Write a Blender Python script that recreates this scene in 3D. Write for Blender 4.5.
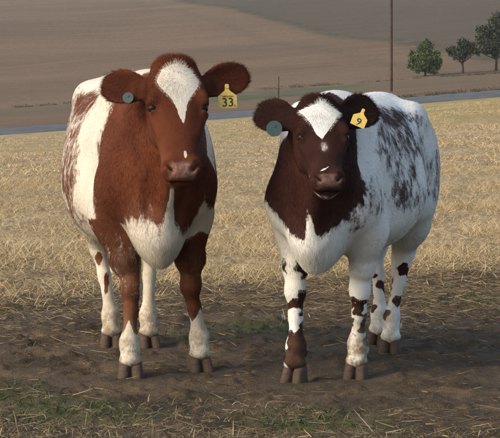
import bpy, math, random
import numpy as np
from mathutils import Matrix, Vector

# ------------------------------------------------------------------ camera, sky, sun, exposure
for o in list(bpy.data.objects):
    bpy.data.objects.remove(o)
scene = bpy.context.scene
COL = scene.collection
FPX, YH, CAMH = 2100.0, 90.0, 1.2            # focal length in photo pixels, eye level row, eye height
cam_d = bpy.data.cameras.new('camera')
cam_d.sensor_width = 36.0
cam_d.lens = 36.0 * FPX / 500.0
cam_d.shift_y = -(219.0 - YH) / 500.0
cam_d.clip_start, cam_d.clip_end = 0.1, 6000.0
cam = bpy.data.objects.new('camera', cam_d)
COL.objects.link(cam)
cam.location = (0, 0, CAMH)
cam.rotation_euler = (math.radians(90), 0, 0)
scene.camera = cam

SUN_AZ, SUN_EL = math.radians(238), math.radians(30)   # azimuth clockwise from +Y
world = bpy.data.worlds.new('World')
scene.world = world
world.use_nodes = True
wn, wl = world.node_tree.nodes, world.node_tree.links
bg = wn['Background']
sky = wn.new('ShaderNodeTexSky')
sky.sky_type = 'NISHITA'
sky.sun_disc = False
sky.sun_elevation = SUN_EL
sky.sun_rotation = SUN_AZ
sky.air_density, sky.dust_density, sky.ozone_density = 1.0, 2.5, 1.0
wl.new(sky.outputs['Color'], bg.inputs['Color'])
bg.inputs['Strength'].default_value = 0.15

sun_d = bpy.data.lights.new('sun', 'SUN')
sun_d.energy = 1.05
sun_d.angle = math.radians(18)
sun_d.color = (1.0, 0.88, 0.71)
sun = bpy.data.objects.new('sun', sun_d)
COL.objects.link(sun)
sdir = Vector((math.sin(SUN_AZ) * math.cos(SUN_EL), math.cos(SUN_AZ) * math.cos(SUN_EL), math.sin(SUN_EL)))
sun.rotation_euler = sdir.to_track_quat('Z', 'Y').to_euler()
sun.location = (-20, -20, 30)

scene.view_settings.view_transform = 'Standard'
scene.view_settings.look = 'None'
scene.view_settings.exposure = 1.06
scene.view_settings.gamma = 1.0
scene.view_settings.use_curve_mapping = False
scene.render.resolution_x, scene.render.resolution_y = 1024, 897

# ------------------------------------------------------------------ helpers
rng = np.random.default_rng(7)
F32 = np.float32


def hash2(ix, iy, seed):
    n = (ix.astype(np.int64) * 374761393 + iy.astype(np.int64) * 668265263 + seed * 982451653) & 0xffffffff
    n = ((n ^ (n >> 13)) * 1274126177) & 0xffffffff
    return ((n ^ (n >> 16)) & 0xffff) / 65535.0


def vnoise(x, y, seed=0):
    x = np.asarray(x, float); y = np.asarray(y, float)
    ix, iy = np.floor(x), np.floor(y)
    fx, fy = x - ix, y - iy
    fx, fy = fx * fx * (3 - 2 * fx), fy * fy * (3 - 2 * fy)
    a, b = hash2(ix, iy, seed), hash2(ix + 1, iy, seed)
    c, d = hash2(ix, iy + 1, seed), hash2(ix + 1, iy + 1, seed)
    return (a + (b - a) * fx) * (1 - fy) + (c + (d - c) * fx) * fy


def fbm(x, y, seed=0, octaves=4):
    s, a, t = 0, 0.5, 0
    for i in range(octaves):
        s = s + a * vnoise(x * 2 ** i + 17.3 * i, y * 2 ** i - 9.1 * i, seed + i)
        t += a
        a *= 0.5
    return s / t


def sstep(a, b, x):
    t = np.clip((x - a) / (b - a), 0, 1)
    return t * t * (3 - 2 * t)


def mesh_from(name, V, faces, mat=None, smooth=False):
    """V (n,3); faces (m,k) array of one size."""
    V = np.asarray(V, F32); faces = np.asarray(faces, np.int32)
    me = bpy.data.meshes.new(name)
    m, k = faces.shape
    me.vertices.add(len(V)); me.vertices.foreach_set('co', V.ravel())
    me.loops.add(m * k); me.loops.foreach_set('vertex_index', faces.ravel())
    me.polygons.add(m)
    me.polygons.foreach_set('loop_start', np.arange(0, m * k, k, dtype=np.int32))
    if smooth:
        me.polygons.foreach_set('use_smooth', np.ones(m, bool))
    me.update(calc_edges=True)
    me.validate()
    if mat:
        me.materials.append(mat)
    return me


def link(name, data, parent=None):
    o = bpy.data.objects.new(name, data)
    COL.objects.link(o)
    if parent is not None:
        o.parent = parent
    return o


def tag(o, label=None, cat=None, group=None, kind=None):
    if label: o['label'] = label
    if cat: o['category'] = cat
    if group: o['group'] = group
    if kind: o['kind'] = kind
    return o


def set_attr(me, name, vals, typ='FLOAT', dom='POINT'):
    a = me.attributes.new(name, typ, dom)
    key = {'FLOAT': 'value', 'FLOAT_VECTOR': 'vector', 'FLOAT_COLOR': 'color'}[typ]
    a.data.foreach_set(key, np.asarray(vals, F32).ravel())


class NT:
    """tiny node-building helper"""
    def __init__(self, name):
        self.m = bpy.data.materials.new(name)
        self.m.use_nodes = True
        self.t = self.m.node_tree
        self.b = self.t.nodes['Principled BSDF']
        self.out = self.t.nodes['Material Output']

    def n(self, typ, **kw):
        nd = self.t.nodes.new(typ)
        for k, v in kw.items():
            setattr(nd, k, v)
        return nd

    def l(self, a, b):
        self.t.links.new(a, b)

    def val(self, sock, v):
        if hasattr(v, 'is_output'):
            self.l(v, sock)
        else:
            sock.default_value = v

    def attr(self, name, out='Fac'):
        nd = self.n('ShaderNodeAttribute', attribute_name=name)
        return nd.outputs[out]

    def math(self, op, a, b=0.0, c=0.0, clamp=False):
        nd = self.n('ShaderNodeMath', operation=op, use_clamp=clamp)
        self.val(nd.inputs[0], a); self.val(nd.inputs[1], b); self.val(nd.inputs[2], c)
        return nd.outputs[0]

    def noise(self, vec, scale, detail=4.0, rough=0.55, dist=0.0):
        nd = self.n('ShaderNodeTexNoise')
        if vec is not None:
            self.l(vec, nd.inputs['Vector'])
        nd.inputs['Scale'].default_value = scale
        nd.inputs['Detail'].default_value = detail
        nd.inputs['Roughness'].default_value = rough
        nd.inputs['Distortion'].default_value = dist
        return nd.outputs['Fac']

    def mapping(self, vec, scale=(1, 1, 1), rot=(0, 0, 0)):
        nd = self.n('ShaderNodeMapping')
        self.l(vec, nd.inputs['Vector'])
        nd.inputs['Scale'].default_value = scale
        nd.inputs['Rotation'].default_value = rot
        return nd.outputs[0]

    def mix(self, fac, a, b, mode='MIX'):
        nd = self.n('ShaderNodeMix', data_type='RGBA', blend_type=mode)
        self.val(nd.inputs[0], fac)
        for s, v in ((nd.inputs[6], a), (nd.inputs[7], b)):
            if hasattr(v, 'is_output'):
                self.l(v, s)
            else:
                s.default_value = (*v, 1) if len(v) == 3 else v
        return nd.outputs[2]

    def step(self, x, lo, hi):
        nd = self.n('ShaderNodeMapRange', interpolation_type='SMOOTHSTEP')
        self.val(nd.inputs[0], x)
        self.val(nd.inputs[1], lo); self.val(nd.inputs[2], hi)
        return nd.outputs[0]

    def bump(self, h, strength, dist):
        nd = self.n('ShaderNodeBump')
        self.l(h, nd.inputs['Height'])
        nd.inputs['Strength'].default_value = strength
        nd.inputs['Distance'].default_value = dist
        self.l(nd.outputs[0], self.b.inputs['Normal'])

    def fin(self, col=None, rough=0.8, spec=0.3):
        if col is not None:
            self.val(self.b.inputs['Base Color'], col if hasattr(col, 'is_output') else (*col, 1))
        self.b.inputs['Roughness'].default_value = rough
        self.b.inputs['Specular IOR Level'].default_value = spec
        return self.m


# ------------------------------------------------------------------ terrain
PROF_D = np.array([-100, 60, 86, 93, 105, 130, 150, 200, 280, 320, 450, 700, 1000, 1500], float)
PROF_Z = np.array([0, 0, 0.02, 0.27, 0.36, 0.42, 0.47, 0.62, 1.05, 3.2, 13.5, 34, 56, 80], float)


def ground_base(x, y):
    x = np.asarray(x, float); y = np.asarray(y, float)
    z = np.interp(y, PROF_D, PROF_Z)
    t = 0.076 * sstep(14, 62, y)
    xs = 60 * np.tanh(x / 60)
    z = z + t * xs + 0.0009 * xs * xs * sstep(60, 95, y) * (1 - sstep(150, 300, y)) * np.where(x > 0, 0.6, 0.3)
    z = z - 0.20 * np.exp(-((y - 53 - 0.05 * x) / 1.3) ** 2)
    z = z + 0.10 * np.exp(-((y - 56.5 - 0.05 * x) / 1.8) ** 2)
    return z


HOOVES = []      # filled below: world x,y of every hoof (ground kept firm under them)
W1 = dict(fr=(-0.490, 8.72), fl=(-0.204, 8.93), rr=(-0.640, 9.78), rl=(-0.462, 9.76))
W2 = dict(fr=(0.168, 8.60), fl=(0.428, 8.70), rr=(0.590, 9.86), rl=(0.627, 9.55))
for W in (W1, W2):
    HOOVES += list(W.values())


def dirt_mask(x, y):
    """1 = bare trampled soil, 0 = stubble"""
    n = fbm(x * 0.55, y * 0.35, 3, 4) - 0.5
    edge = 13.2 + 5.0 * n + 0.25 * x
    return sstep(2.6, -2.6, y - edge)


def ground_z(x, y):
    x = np.asarray(x, float); y = np.asarray(y, float)
    z = ground_base(x, y)
    near = sstep(40, 22, y) * sstep(-2, 3, y)
    dm = dirt_mask(x, y)
    rough = (fbm(x * 1.3, y * 1.3, 11, 3) - 0.5) * 0.04
    clod = (fbm(x * 7, y * 7, 21, 4) - 0.5)
    clod2 = np.maximum(fbm(x * 16, y * 16, 31, 3) - 0.56, 0)
    hoofp = -np.maximum(fbm(x * 4.2, y * 4.2, 41, 2) - 0.62, 0) * 0.28
    dz = rough + dm * (clod * 0.030 + clod2 * 0.07 + hoofp * 0.6) + (1 - dm) * clod * 0.03
    flat = np.ones_like(z)
    for hx, hy in HOOVES:
        r = np.hypot(x - hx, y - hy)
        flat = np.minimum(flat, sstep(0.05, 0.24, r))
    z = z + near * dz * flat
    z = z + sstep(20, 30, y) * (1 - sstep(70, 86, y)) * (fbm(x * 0.8, y * 0.4, 51, 3) - 0.5) * 0.10
    return z


def axis_cols():
    c = np.concatenate([np.linspace(0, 2.6, 190), np.linspace(2.6, 12, 110)[1:], np.geomspace(12, 700, 60)[1:]])
    return np.concatenate([-c[::-1][:-1], c])


def sheet(name, ys, xs, zf, mat, smooth=True):
    X, Y = np.meshgrid(xs, ys)
    Z = zf(X, Y)
    V = np.stack([X, Y, Z], -1).reshape(-1, 3)
    nx, ny = len(xs), len(ys)
    i = np.arange(ny - 1)[:, None] * nx + np.arange(nx - 1)[None, :]
    Fq = np.stack([i, i + 1, i + nx + 1, i + nx], -1).reshape(-1, 4)
    me = mesh_from(name, V, Fq, mat, smooth)
    return me, V


def mat_field():
    t = NT('field_soil')
    geo = t.n('ShaderNodeNewGeometry').outputs['Position']
    dm = t.attr('dirt')
    far = t.attr('far')
    # soil
    n1 = t.noise(geo, 2.2, 6, 0.6)
    n2 = t.noise(geo, 26, 6, 0.65)
    n3 = t.noise(geo, 120, 3, 0.6)
    soil = t.mix(t.step(n1, 0.35, 0.68), (0.048, 0.034, 0.0205), (0.096, 0.067, 0.040))
    soil = t.mix(t.step(n2, 0.48, 0.75), soil, (0.105, 0.074, 0.043))
    soil = t.mix(t.step(n3, 0.60, 0.74), soil, (0.17, 0.12, 0.065))
    st = t.mapping(geo, (3, 16, 3))
    n5 = t.noise(st, 5, 5, 0.65)
    soil = t.mix(t.math('MULTIPLY', t.step(n5, 0.56, 0.70), 0.5), soil, (0.19, 0.14, 0.075))
    # straw
    s1 = t.noise(t.mapping(geo, (1.0, 0.45, 1)), 1.5, 6, 0.65)
    s2 = t.noise(t.mapping(geo, (1.0, 0.35, 1)), 14, 5, 0.7)
    straw = t.mix(t.step(s1, 0.32, 0.68), (0.23, 0.165, 0.083), (0.38, 0.285, 0.150))
    straw = t.mix(t.math('MULTIPLY', t.step(s2, 0.45, 0.75), 0.6), straw, (0.50, 0.39, 0.22))
    straw = t.mix(t.math('MULTIPLY', t.step(s2, 0.52, 0.36), 0.55), straw, (0.14, 0.10, 0.055))
    s3 = t.noise(t.mapping(geo, (0.5, 0.2, 1)), 0.8, 4, 0.6)
    green = t.mix(t.step(s3, 0.3, 0.7), (0.22, 0.175, 0.062), (0.30, 0.24, 0.10))
    straw = t.mix(t.math('MULTIPLY', far, 0.85), straw, green)
    # ragged edge between the two
    e = t.math('ADD', dm, t.math('MULTIPLY', t.math('SUBTRACT', t.noise(geo, 7, 6, 0.7), 0.5), 0.9))
    col = t.mix(t.step(e, 0.3, 0.7), straw, soil)
    grn = t.attr('green')
    g = t.math('MULTIPLY', grn, t.step(t.noise(geo, 30, 4, 0.6), 0.4, 0.6))
    col = t.mix(g, col, (0.055, 0.075, 0.022))
    h = t.math('ADD', t.math('MULTIPLY', n2, 0.7), t.math('MULTIPLY', n3, 0.35))
    t.bump(h, 0.9, 0.03)
    return t.fin(col, 0.95, 0.12)


GREEN = [(-0.72, 7.85, 0.34), (0.20, 7.55, 0.30), (-0.98, 8.35, 0.22), (-0.45, 7.7, 0.2), (0.05, 10.6, 0.35), (0.45, 7.45, 0.15), (-0.25, 10.2, 0.25), (1.2, 12.0, 0.3)]


def green_mask(x, y):
    g = np.zeros_like(x)
    for gx, gy, r in GREEN:
        d = np.hypot((x - gx), (y - gy) * 0.8) / r
        g = np.maximum(g, np.clip(1.1 - d, 0, 1))
    return g


cols = axis_cols()
rows = np.concatenate([np.linspace(-60, 5, 20), np.linspace(5, 6.8, 40)[1:], np.linspace(6.8, 12, 420)[1:],
                       np.linspace(12, 18, 240)[1:], np.linspace(18, 60, 330)[1:], np.linspace(60, 91, 90)[1:]])
M_FIELD = mat_field()
me, V = sheet('field', rows, cols, ground_z, M_FIELD)
set_attr(me, 'dirt', dirt_mask(V[:, 0], V[:, 1]))
set_attr(me, 'far', sstep(50, 58, V[:, 1] - 0.05 * V[:, 0]) * (0.25 + 0.75 * sstep(-4, 4, V[:, 0])))
set_attr(me, 'green', green_mask(V[:, 0], V[:, 1]))
tag(link('field', me), 'stubble field of pale straw with a trampled patch of bare brown soil', kind='structure')


def mat_hill():
    t = NT('hill_soil')
    geo = t.n('ShaderNodeNewGeometry').outputs['Position']
    band, upper, line = t.attr('band'), t.attr('upper'), t.attr('line')
    n1 = t.noise(t.mapping(geo, (0.006, 0.02, 0.02), (0, 0, math.radians(-12))), 1.0, 6, 0.6)
    n2 = t.noise(t.mapping(geo, (0.05, 0.5, 0.05), (0, 0, math.radians(-16))), 1.0, 4, 0.6)
    n3 = t.noise(geo, 0.6, 5, 0.7)
    col = t.mix(t.step(n1, 0.3, 0.7), (0.104, 0.066, 0.036), (0.148, 0.097, 0.055))
    col = t.mix(t.math('MULTIPLY', t.step(n2, 0.40, 0.66), 0.42), col, (0.190, 0.128, 0.074))
    col = t.mix(t.math('MULTIPLY', t.step(n3, 0.4, 0.7), 0.30), col, (0.085, 0.058, 0.038))
    up = t.mix(t.step(n2, 0.35, 0.65), (0.068, 0.051, 0.031), (0.088, 0.067, 0.041))
    col = t.mix(upper, col, up)
    n4 = t.noise(geo, 0.25, 6, 0.7)
    col = t.mix(t.math('MULTIPLY', line, t.step(n4, 0.36, 0.55)), col, (0.050, 0.046, 0.020))
    gr = t.mix(t.step(n3, 0.35, 0.6), (0.045, 0.058, 0.026), (0.085, 0.085, 0.040))
    col = t.mix(t.math('MULTIPLY', band, t.step(t.noise(t.mapping(geo, (0.03, 0.06, 1)), 1.0, 5, 0.6), 0.36, 0.56)), col, gr)
    t.bump(n3, 0.6, 0.5)
    return t.fin(col, 0.95, 0.1)


M_HILL = mat_hill()
hrows = np.concatenate([np.linspace(91, 140, 40), np.linspace(140, 330, 60)[1:], np.geomspace(330, 1500, 60)[1:]])


def hill_z(x, y):
    return ground_base(x, y) + sstep(95, 110, y) * (fbm(x * 0.08, y * 0.08, 61, 3) - 0.5) * 0.12 \
        + sstep(300, 420, y) * (fbm(x * 0.012, y * 0.008, 63, 3) - 0.5) * 6


me, V = sheet('hill', hrows, cols, hill_z, M_HILL)
vx, vy = V[:, 0], V[:, 1]
set_attr(me, 'band', sstep(136, 150, vy) * sstep(285, 255, vy) * (0.35 + 0.65 * sstep(-0.035, -0.012, vx / vy) * sstep(0.062, 0.045, vx / vy)))
dline = (vy - 318) - (vx - 38) * (638 - 318) / (-15 - 38.0)
set_attr(me, 'upper', sstep(-4, 4, dline))
set_attr(me, 'line', np.exp(-(dline / 14) ** 2) + np.exp(-((dline + 90) / 8) ** 2) * 0.35)
tag(link('hill', me), 'bare ploughed brown hillside rising behind the road', kind='structure')


def mat_road():
    t = NT('road_gravel')
    geo = t.n('ShaderNodeNewGeometry').outputs['Position']
    n = t.noise(geo, 1.2, 5, 0.7)
    col = t.mix(t.step(n, 0.3, 0.7), (0.062, 0.063, 0.061), (0.100, 0.099, 0.093))
    return t.fin(col, 0.85, 0.2)


rx = cols
prof = [(-3.1, -0.12), (-2.6, 0.05), (0.0, 0.11), (2.6, 0.05), (3.1, -0.12)]
V = []
for dy, dz in prof:
    V.append(np.stack([rx, np.full_like(rx, 90.2 + dy), ground_base(rx, np.full_like(rx, 90.2 + dy)) + dz], -1))
V = np.concatenate(V)
nx = len(rx)
i = np.arange(len(prof) - 1)[:, None] * nx + np.arange(nx - 1)[None, :]
Fq = np.stack([i, i + 1, i + nx + 1, i + nx], -1).reshape(-1, 4)
tag(link('road', mesh_from('road', V, Fq, mat_road(), True)), 'narrow grey road along the far edge of the field', kind='structure')

# ------------------------------------------------------------------ implicit-surface modelling


class Sdf:
    def __init__(self, lo, hi, h):
        self.lo, self.h = np.array(lo, float), h
        self.n = np.ceil((np.array(hi) - lo) / h).astype(int) + 1
        self.D = np.ones(self.n, F32)
        self.ax = [self.lo[i] + h * np.arange(self.n[i]) for i in range(3)]

    def _sub(self, lo, hi, pad):
        a = np.clip(np.floor((np.array(lo) - pad - self.lo) / self.h).astype(int), 0, self.n - 1)
        b = np.clip(np.ceil((np.array(hi) + pad - self.lo) / self.h).astype(int) + 1, 1, self.n)
        sl = tuple(slice(a[i], b[i]) for i in range(3))
        g = np.meshgrid(self.ax[0][sl[0]], self.ax[1][sl[1]], self.ax[2][sl[2]], indexing='ij', sparse=True)
        return sl, [q.astype(F32) for q in g]

    def comb(self, sl, d, k, carve=False):
        D = self.D[sl]
        d = np.broadcast_to(d, D.shape)
        if carve:
            d = -d
            hh = np.maximum(k - np.abs(D - d), 0) / k
            self.D[sl] = np.maximum(D, d) + hh * hh * k * 0.25
        else:
            hh = np.maximum(k - np.abs(D - d), 0) / k
            self.D[sl] = np.minimum(D, d) - hh * hh * k * 0.25

    def cone(self, a, b, ra, rb, k=0.03, sc=(1, 1, 1), frame=None, carve=False):
        a, b = np.array(a, float), np.array(b, float)
        sc = np.array(sc, float)
        r = max(ra, rb)
        lo, hi = np.minimum(a, b) - r * sc, np.maximum(a, b) + r * sc
        sl, g = self._prep(lo, hi, 1.8 * k + 0.03, frame)
        A, B = a / sc, b / sc
        ba = B - A
        L2 = max(float(ba @ ba), 1e-9)
        p = [g[i] / sc[i] - A[i] for i in range(3)]
        t = np.clip((p[0] * ba[0] + p[1] * ba[1] + p[2] * ba[2]) / L2, 0, 1)
        d = np.sqrt((p[0] - ba[0] * t) ** 2 + (p[1] - ba[1] * t) ** 2 + (p[2] - ba[2] * t) ** 2) - (ra + (rb - ra) * t)
        self.comb(sl, d * float(sc.min()), k, carve)

    def ell(self, c, r, k=0.03, frame=None, carve=False):
        c, r = np.array(c, float), np.array(r, float)
        sl, g = self._prep(c - r, c + r, 1.9 * k + 0.03, frame)
        p = [g[i] - c[i] for i in range(3)]
        q = np.sqrt((p[0] / r[0]) ** 2 + (p[1] / r[1]) ** 2 + (p[2] / r[2]) ** 2) + 1e-6
        q2 = np.sqrt((p[0] / r[0] ** 2) ** 2 + (p[1] / r[1] ** 2) ** 2 + (p[2] / r[2] ** 2) ** 2) + 1e-6
        self.comb(sl, q * (q - 1) / q2, k, carve)

    def _prep(self, lo, hi, pad, frame):
        if frame is None:
            return self._sub(lo, hi, pad)
        R, o = frame
        lo, hi = np.array(lo) - pad, np.array(hi) + pad
        cs = np.array([[x, y, z] for x in (lo[0], hi[0]) for y in (lo[1], hi[1]) for z in (lo[2], hi[2])]) @ R.T + o
        sl, g = self._sub(cs.min(0), cs.max(0), 0)
        q = [g[i] - F32(o[i]) for i in range(3)]
        R = R.astype(F32)
        return sl, [q[0] * R[0, j] + q[1] * R[1, j] + q[2] * R[2, j] for j in range(3)]

    def loft(self, tab, k=0.03, frame=None):
        """rows: s, top, bottom, half width, height of widest point, exponent; s along local X"""
        tab = np.array(tab, float)
        lo = (tab[0, 0], -tab[:, 3].max(), tab[:, 2].min())
        hi = (tab[-1, 0], tab[:, 3].max(), tab[:, 1].max())
        sl, g = self._prep(lo, hi, k + 0.05, frame)
        s = np.clip(g[0], tab[0, 0], tab[-1, 0])
        ss = np.linspace(tab[0, 0], tab[-1, 0], 400)
        C = [np.interp(s, ss, smooth1(np.interp(ss, tab[:, 0], tab[:, j]))).astype(F32) for j in range(1, 6)]
        top, bot, w, zc, ex = C
        dz = g[2] - zc
        b = np.where(dz > 0, top - zc, zc - bot)
        ay, az = np.abs(g[1]), np.abs(dz)
        q = ((ay / w) ** ex + (az / b) ** ex) ** (1 / ex) + 1e-4
        pl = np.sqrt(ay ** 2 + az ** 2)
        d = np.where(q < 0.3, -np.minimum(w, b) * (1 - q), pl * (1 - 1 / q))
        dx = np.abs(g[0] - s)
        d = np.where(dx > 0, np.sqrt(np.maximum(d, 0) ** 2 + dx ** 2) + np.minimum(d, 0) * 0, d)
        self.comb(sl, d.astype(F32), k)

    def nets(self):
        D, s = self.D, self.D < 0
        n = self.n
        c = [(i, j, k) for i in (0, 1) for j in (0, 1) for k in (0, 1)]
        cnt = np.zeros(n - 1, np.int8)
        for i, j, k in c:
            cnt += s[i:n[0] - 1 + i, j:n[1] - 1 + j, k:n[2] - 1 + k]
        act = np.argwhere((cnt > 0) & (cnt < 8))
        idx = np.full(n - 1, -1, np.int32)
        idx[act[:, 0], act[:, 1], act[:, 2]] = np.arange(len(act))
        vals = {q: D[act[:, 0] + q[0], act[:, 1] + q[1], act[:, 2] + q[2]] for q in c}
        acc = np.zeros((len(act), 3)); num = np.zeros(len(act))
        for q in c:
            for ax in range(3):
                if q[ax] == 0:
                    r = list(q); r[ax] = 1; r = tuple(r)
                    a, b = vals[q], vals[r]
                    x = (a < 0) != (b < 0)
                    t = np.where(x, a / np.where(x, a - b, 1), 0)
                    p = np.array(q, float)[None, :].repeat(len(act), 0)
                    p[:, ax] += t
                    acc += p * x[:, None]; num += x
        V = self.lo + self.h * (act + acc / num[:, None])
        faces = []
        for ax in range(3):
            a, b = (ax + 1) % 3, (ax + 2) % 3
            s0 = [slice(1, n[0] - 1)] * 3
            s0 = [slice(1, n[i] - 1) for i in range(3)]
            s0[ax] = slice(0, n[ax] - 1)
            s1 = list(s0); s1[ax] = slice(1, n[ax])
            A, B = s[tuple(s0)], s[tuple(s1)]
            e = np.argwhere(A != B)
            inside = A[e[:, 0], e[:, 1], e[:, 2]]
            e = e + np.array([0 if i == ax else 1 for i in range(3)])
            def cell(da, db):
                p = e.copy(); p[:, a] += da; p[:, b] += db
                return idx[p[:, 0], p[:, 1], p[:, 2]]
            q = np.stack([cell(-1, -1), cell(0, -1), cell(0, 0), cell(-1, 0)], -1)
            q[~inside] = q[~inside][:, ::-1]
            faces.append(q)
        return V, np.concatenate(faces)


def smooth1(a, n=18):
    k = np.hanning(2 * n + 1); k /= k.sum()
    p = np.concatenate([2 * a[0] - a[1:n + 1][::-1], a, 2 * a[-1] - a[-n - 1:-1][::-1]])
    return np.convolve(p, k, 'valid')


def relax(V, Fq, it=2, lam=0.5):
    e = np.concatenate([Fq[:, [0, 1]], Fq[:, [1, 2]], Fq[:, [2, 3]], Fq[:, [3, 0]]])
    n = len(V)
    deg = np.bincount(e[:, 0], minlength=n).astype(float)
    for _ in range(it):
        acc = np.stack([np.bincount(e[:, 0], V[e[:, 1], j], minlength=n) for j in range(3)], -1)
        V = V + lam * (acc / np.maximum(deg, 1)[:, None] - V)
    return V


def vnormals(V, Fq):
    d1, d2 = V[Fq[:, 2]] - V[Fq[:, 0]], V[Fq[:, 3]] - V[Fq[:, 1]]
    fn = np.cross(d1, d2)
    N = np.stack([np.bincount(Fq.ravel(), np.repeat(fn[:, j], 4), minlength=len(V)) for j in range(3)], -1)
    return N / (np.linalg.norm(N, axis=1, keepdims=True) + 1e-12), fn


def rotx(a): c, s = math.cos(a), math.sin(a); return np.array([[1, 0, 0], [0, c, -s], [0, s, c]])
def roty(a): c, s = math.cos(a), math.sin(a); return np.array([[c, 0, s], [0, 1, 0], [-s, 0, c]])
def rotz(a): c, s = math.cos(a), math.sin(a); return np.array([[c, -s, 0], [s, c, 0], [0, 0, 1]])


# ------------------------------------------------------------------ coat materials


def mat_coat(name, red_a, red_b, white_a, white_b, roan_c, nose_a, nose_b):
    """hair coat: 'wht' says red (-) or white (+), 'roan' how much the two mingle"""
    t = NT(name)
    rp = t.attr('rp', 'Vector')
    wht, roan, nose, dirt, dark, rnd = (t.attr(a) for a in ('wht', 'roan', 'nose', 'dirt', 'dark', 'rnd'))
    fl = t.noise(t.mapping(rp, (20, 20, 13)), 1.0, 6, 0.72, 0.5)       # flecks along the lie of the hair
    ed = t.noise(t.mapping(rp, (1, 1, 0.6)), 60, 3, 0.6)
    x = t.math('ADD', wht, t.math('MULTIPLY', t.math('MULTIPLY', t.math('SUBTRACT', fl, 0.5), 6.0), roan))
    x = t.math('ADD', x, t.math('MULTIPLY', t.math('SUBTRACT', ed, 0.5), 1.9))
    x = t.math('ADD', x, t.math('MULTIPLY', t.math('SUBTRACT', t.noise(rp, 17, 3, 0.6), 0.5), 1.3))
    x = t.math('ADD', x, t.math('MULTIPLY', t.math('SUBTRACT', rnd, 0.5), t.math('ADD', 0.25, roan)))
    sw = t.math('ADD', 0.25, t.math('MULTIPLY', roan, 0.55))
    w = t.step(x, t.math('MULTIPLY', sw, -1.0), sw)
    big = t.noise(rp, 3.0, 4, 0.6)
    fine = t.noise(rp, 90, 3, 0.6)
    red = t.mix(t.step(big, 0.3, 0.7), red_a, red_b)
    red = t.mix(t.math('MULTIPLY', t.step(fine, 0.45, 0.8), 0.15), red, tuple(min(1, c * 1.9 + 0.01) for c in red_b))
    mott = t.noise(rp, 11, 4, 0.6)
    red = t.mix(t.math('MULTIPLY', t.step(mott, 0.42, 0.72), 0.5), red, tuple(c * 0.62 for c in red_a))
    redr = t.mix(t.math('MULTIPLY', roan, 0.8, clamp=True), red, roan_c)
    whc = t.mix(t.step(big, 0.35, 0.68), white_a, white_b)
    whc = t.mix(t.math('MULTIPLY', t.step(fine, 0.5, 0.8), 0.3), whc, tuple(c * 0.72 for c in white_b))
    col = t.mix(w, redr, whc)
    hsv = t.n('ShaderNodeHueSaturation')
    t.l(t.math('ADD', 0.74, t.math('MULTIPLY', rnd, 0.52)), hsv.inputs['Value'])
    t.l(col, hsv.inputs['Color'])
    col = hsv.outputs[0]
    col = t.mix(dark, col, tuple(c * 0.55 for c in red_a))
    st = t.math('MULTIPLY', dirt, t.step(t.noise(rp, 28, 5, 0.65), 0.30, 0.66))
    col = t.mix(st, col, (0.22, 0.155, 0.085))
    nc = t.mix(t.step(t.noise(rp, 70, 3, 0.6), 0.4, 0.6), nose_a, nose_b)
    col = t.mix(nose, col, nc)
    rough = t.math('SUBTRACT', 0.85, t.math('MULTIPLY', nose, 0.38))
    t.l(rough, t.b.inputs['Roughness'])
    t.val(t.b.inputs['Base Color'], col)
    t.bump(t.noise(t.mapping(rp, (1, 1, 0.45)), 170, 4, 0.65), 0.45, 0.006)
    t.b.inputs['Specular IOR Level'].default_value = 0.10
    return t.m


def mat_plain(name, col, rough=0.5, spec=0.4, var=0.0, scale=20):
    t = NT(name)
    if var:
        co = t.n('ShaderNodeTexCoord').outputs['Object']
        c = t.mix(t.step(t.noise(co, scale, 4, 0.6), 0.3, 0.7), tuple(v * (1 - var) for v in col), tuple(min(1, v * (1 + var)) for v in col))
        return t.fin(c, rough, spec)
    return t.fin(col, rough, spec)


def mat_hoof():
    t = NT('hoof_horn')
    co = t.n('ShaderNodeTexCoord').outputs['Object']
    n = t.noise(t.mapping(co, (18, 18, 90)), 1.0, 4, 0.6)
    n2 = t.noise(co, 30, 4, 0.6)
    c = t.mix(t.step(n, 0.3, 0.7), (0.040, 0.027, 0.022), (0.105, 0.060, 0.049))
    c = t.mix(t.math('MULTIPLY', t.step(n2, 0.38, 0.62), 0.85), c, (0.062, 0.043, 0.028))
    zz = t.n('ShaderNodeSeparateXYZ'); t.l(co, zz.inputs[0])
    mud = t.step(t.math('ADD', t.math('MULTIPLY', zz.outputs[2], 16.0), t.noise(co, 22, 5, 0.7)), 1.35, 0.85)
    c = t.mix(mud, c, (0.058, 0.040, 0.025))
    t.bump(n2, 0.9, 0.010)
    return t.fin(c, 0.75, 0.15)


M_HOOF = mat_hoof()
M_EYE = mat_plain('eye_glossy', (0.012, 0.007, 0.005), 0.28, 0.09)
M_TAGY = mat_plain('tag_yellow', (0.62, 0.43, 0.10), 0.45, 0.4, 0.12, 60)
M_TAGG = mat_plain('tag_teal', (0.017, 0.041, 0.040), 0.5, 0.4, 0.15, 60)
M_INK = mat_plain('tag_ink', (0.035, 0.026, 0.012), 0.6, 0.3)


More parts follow.
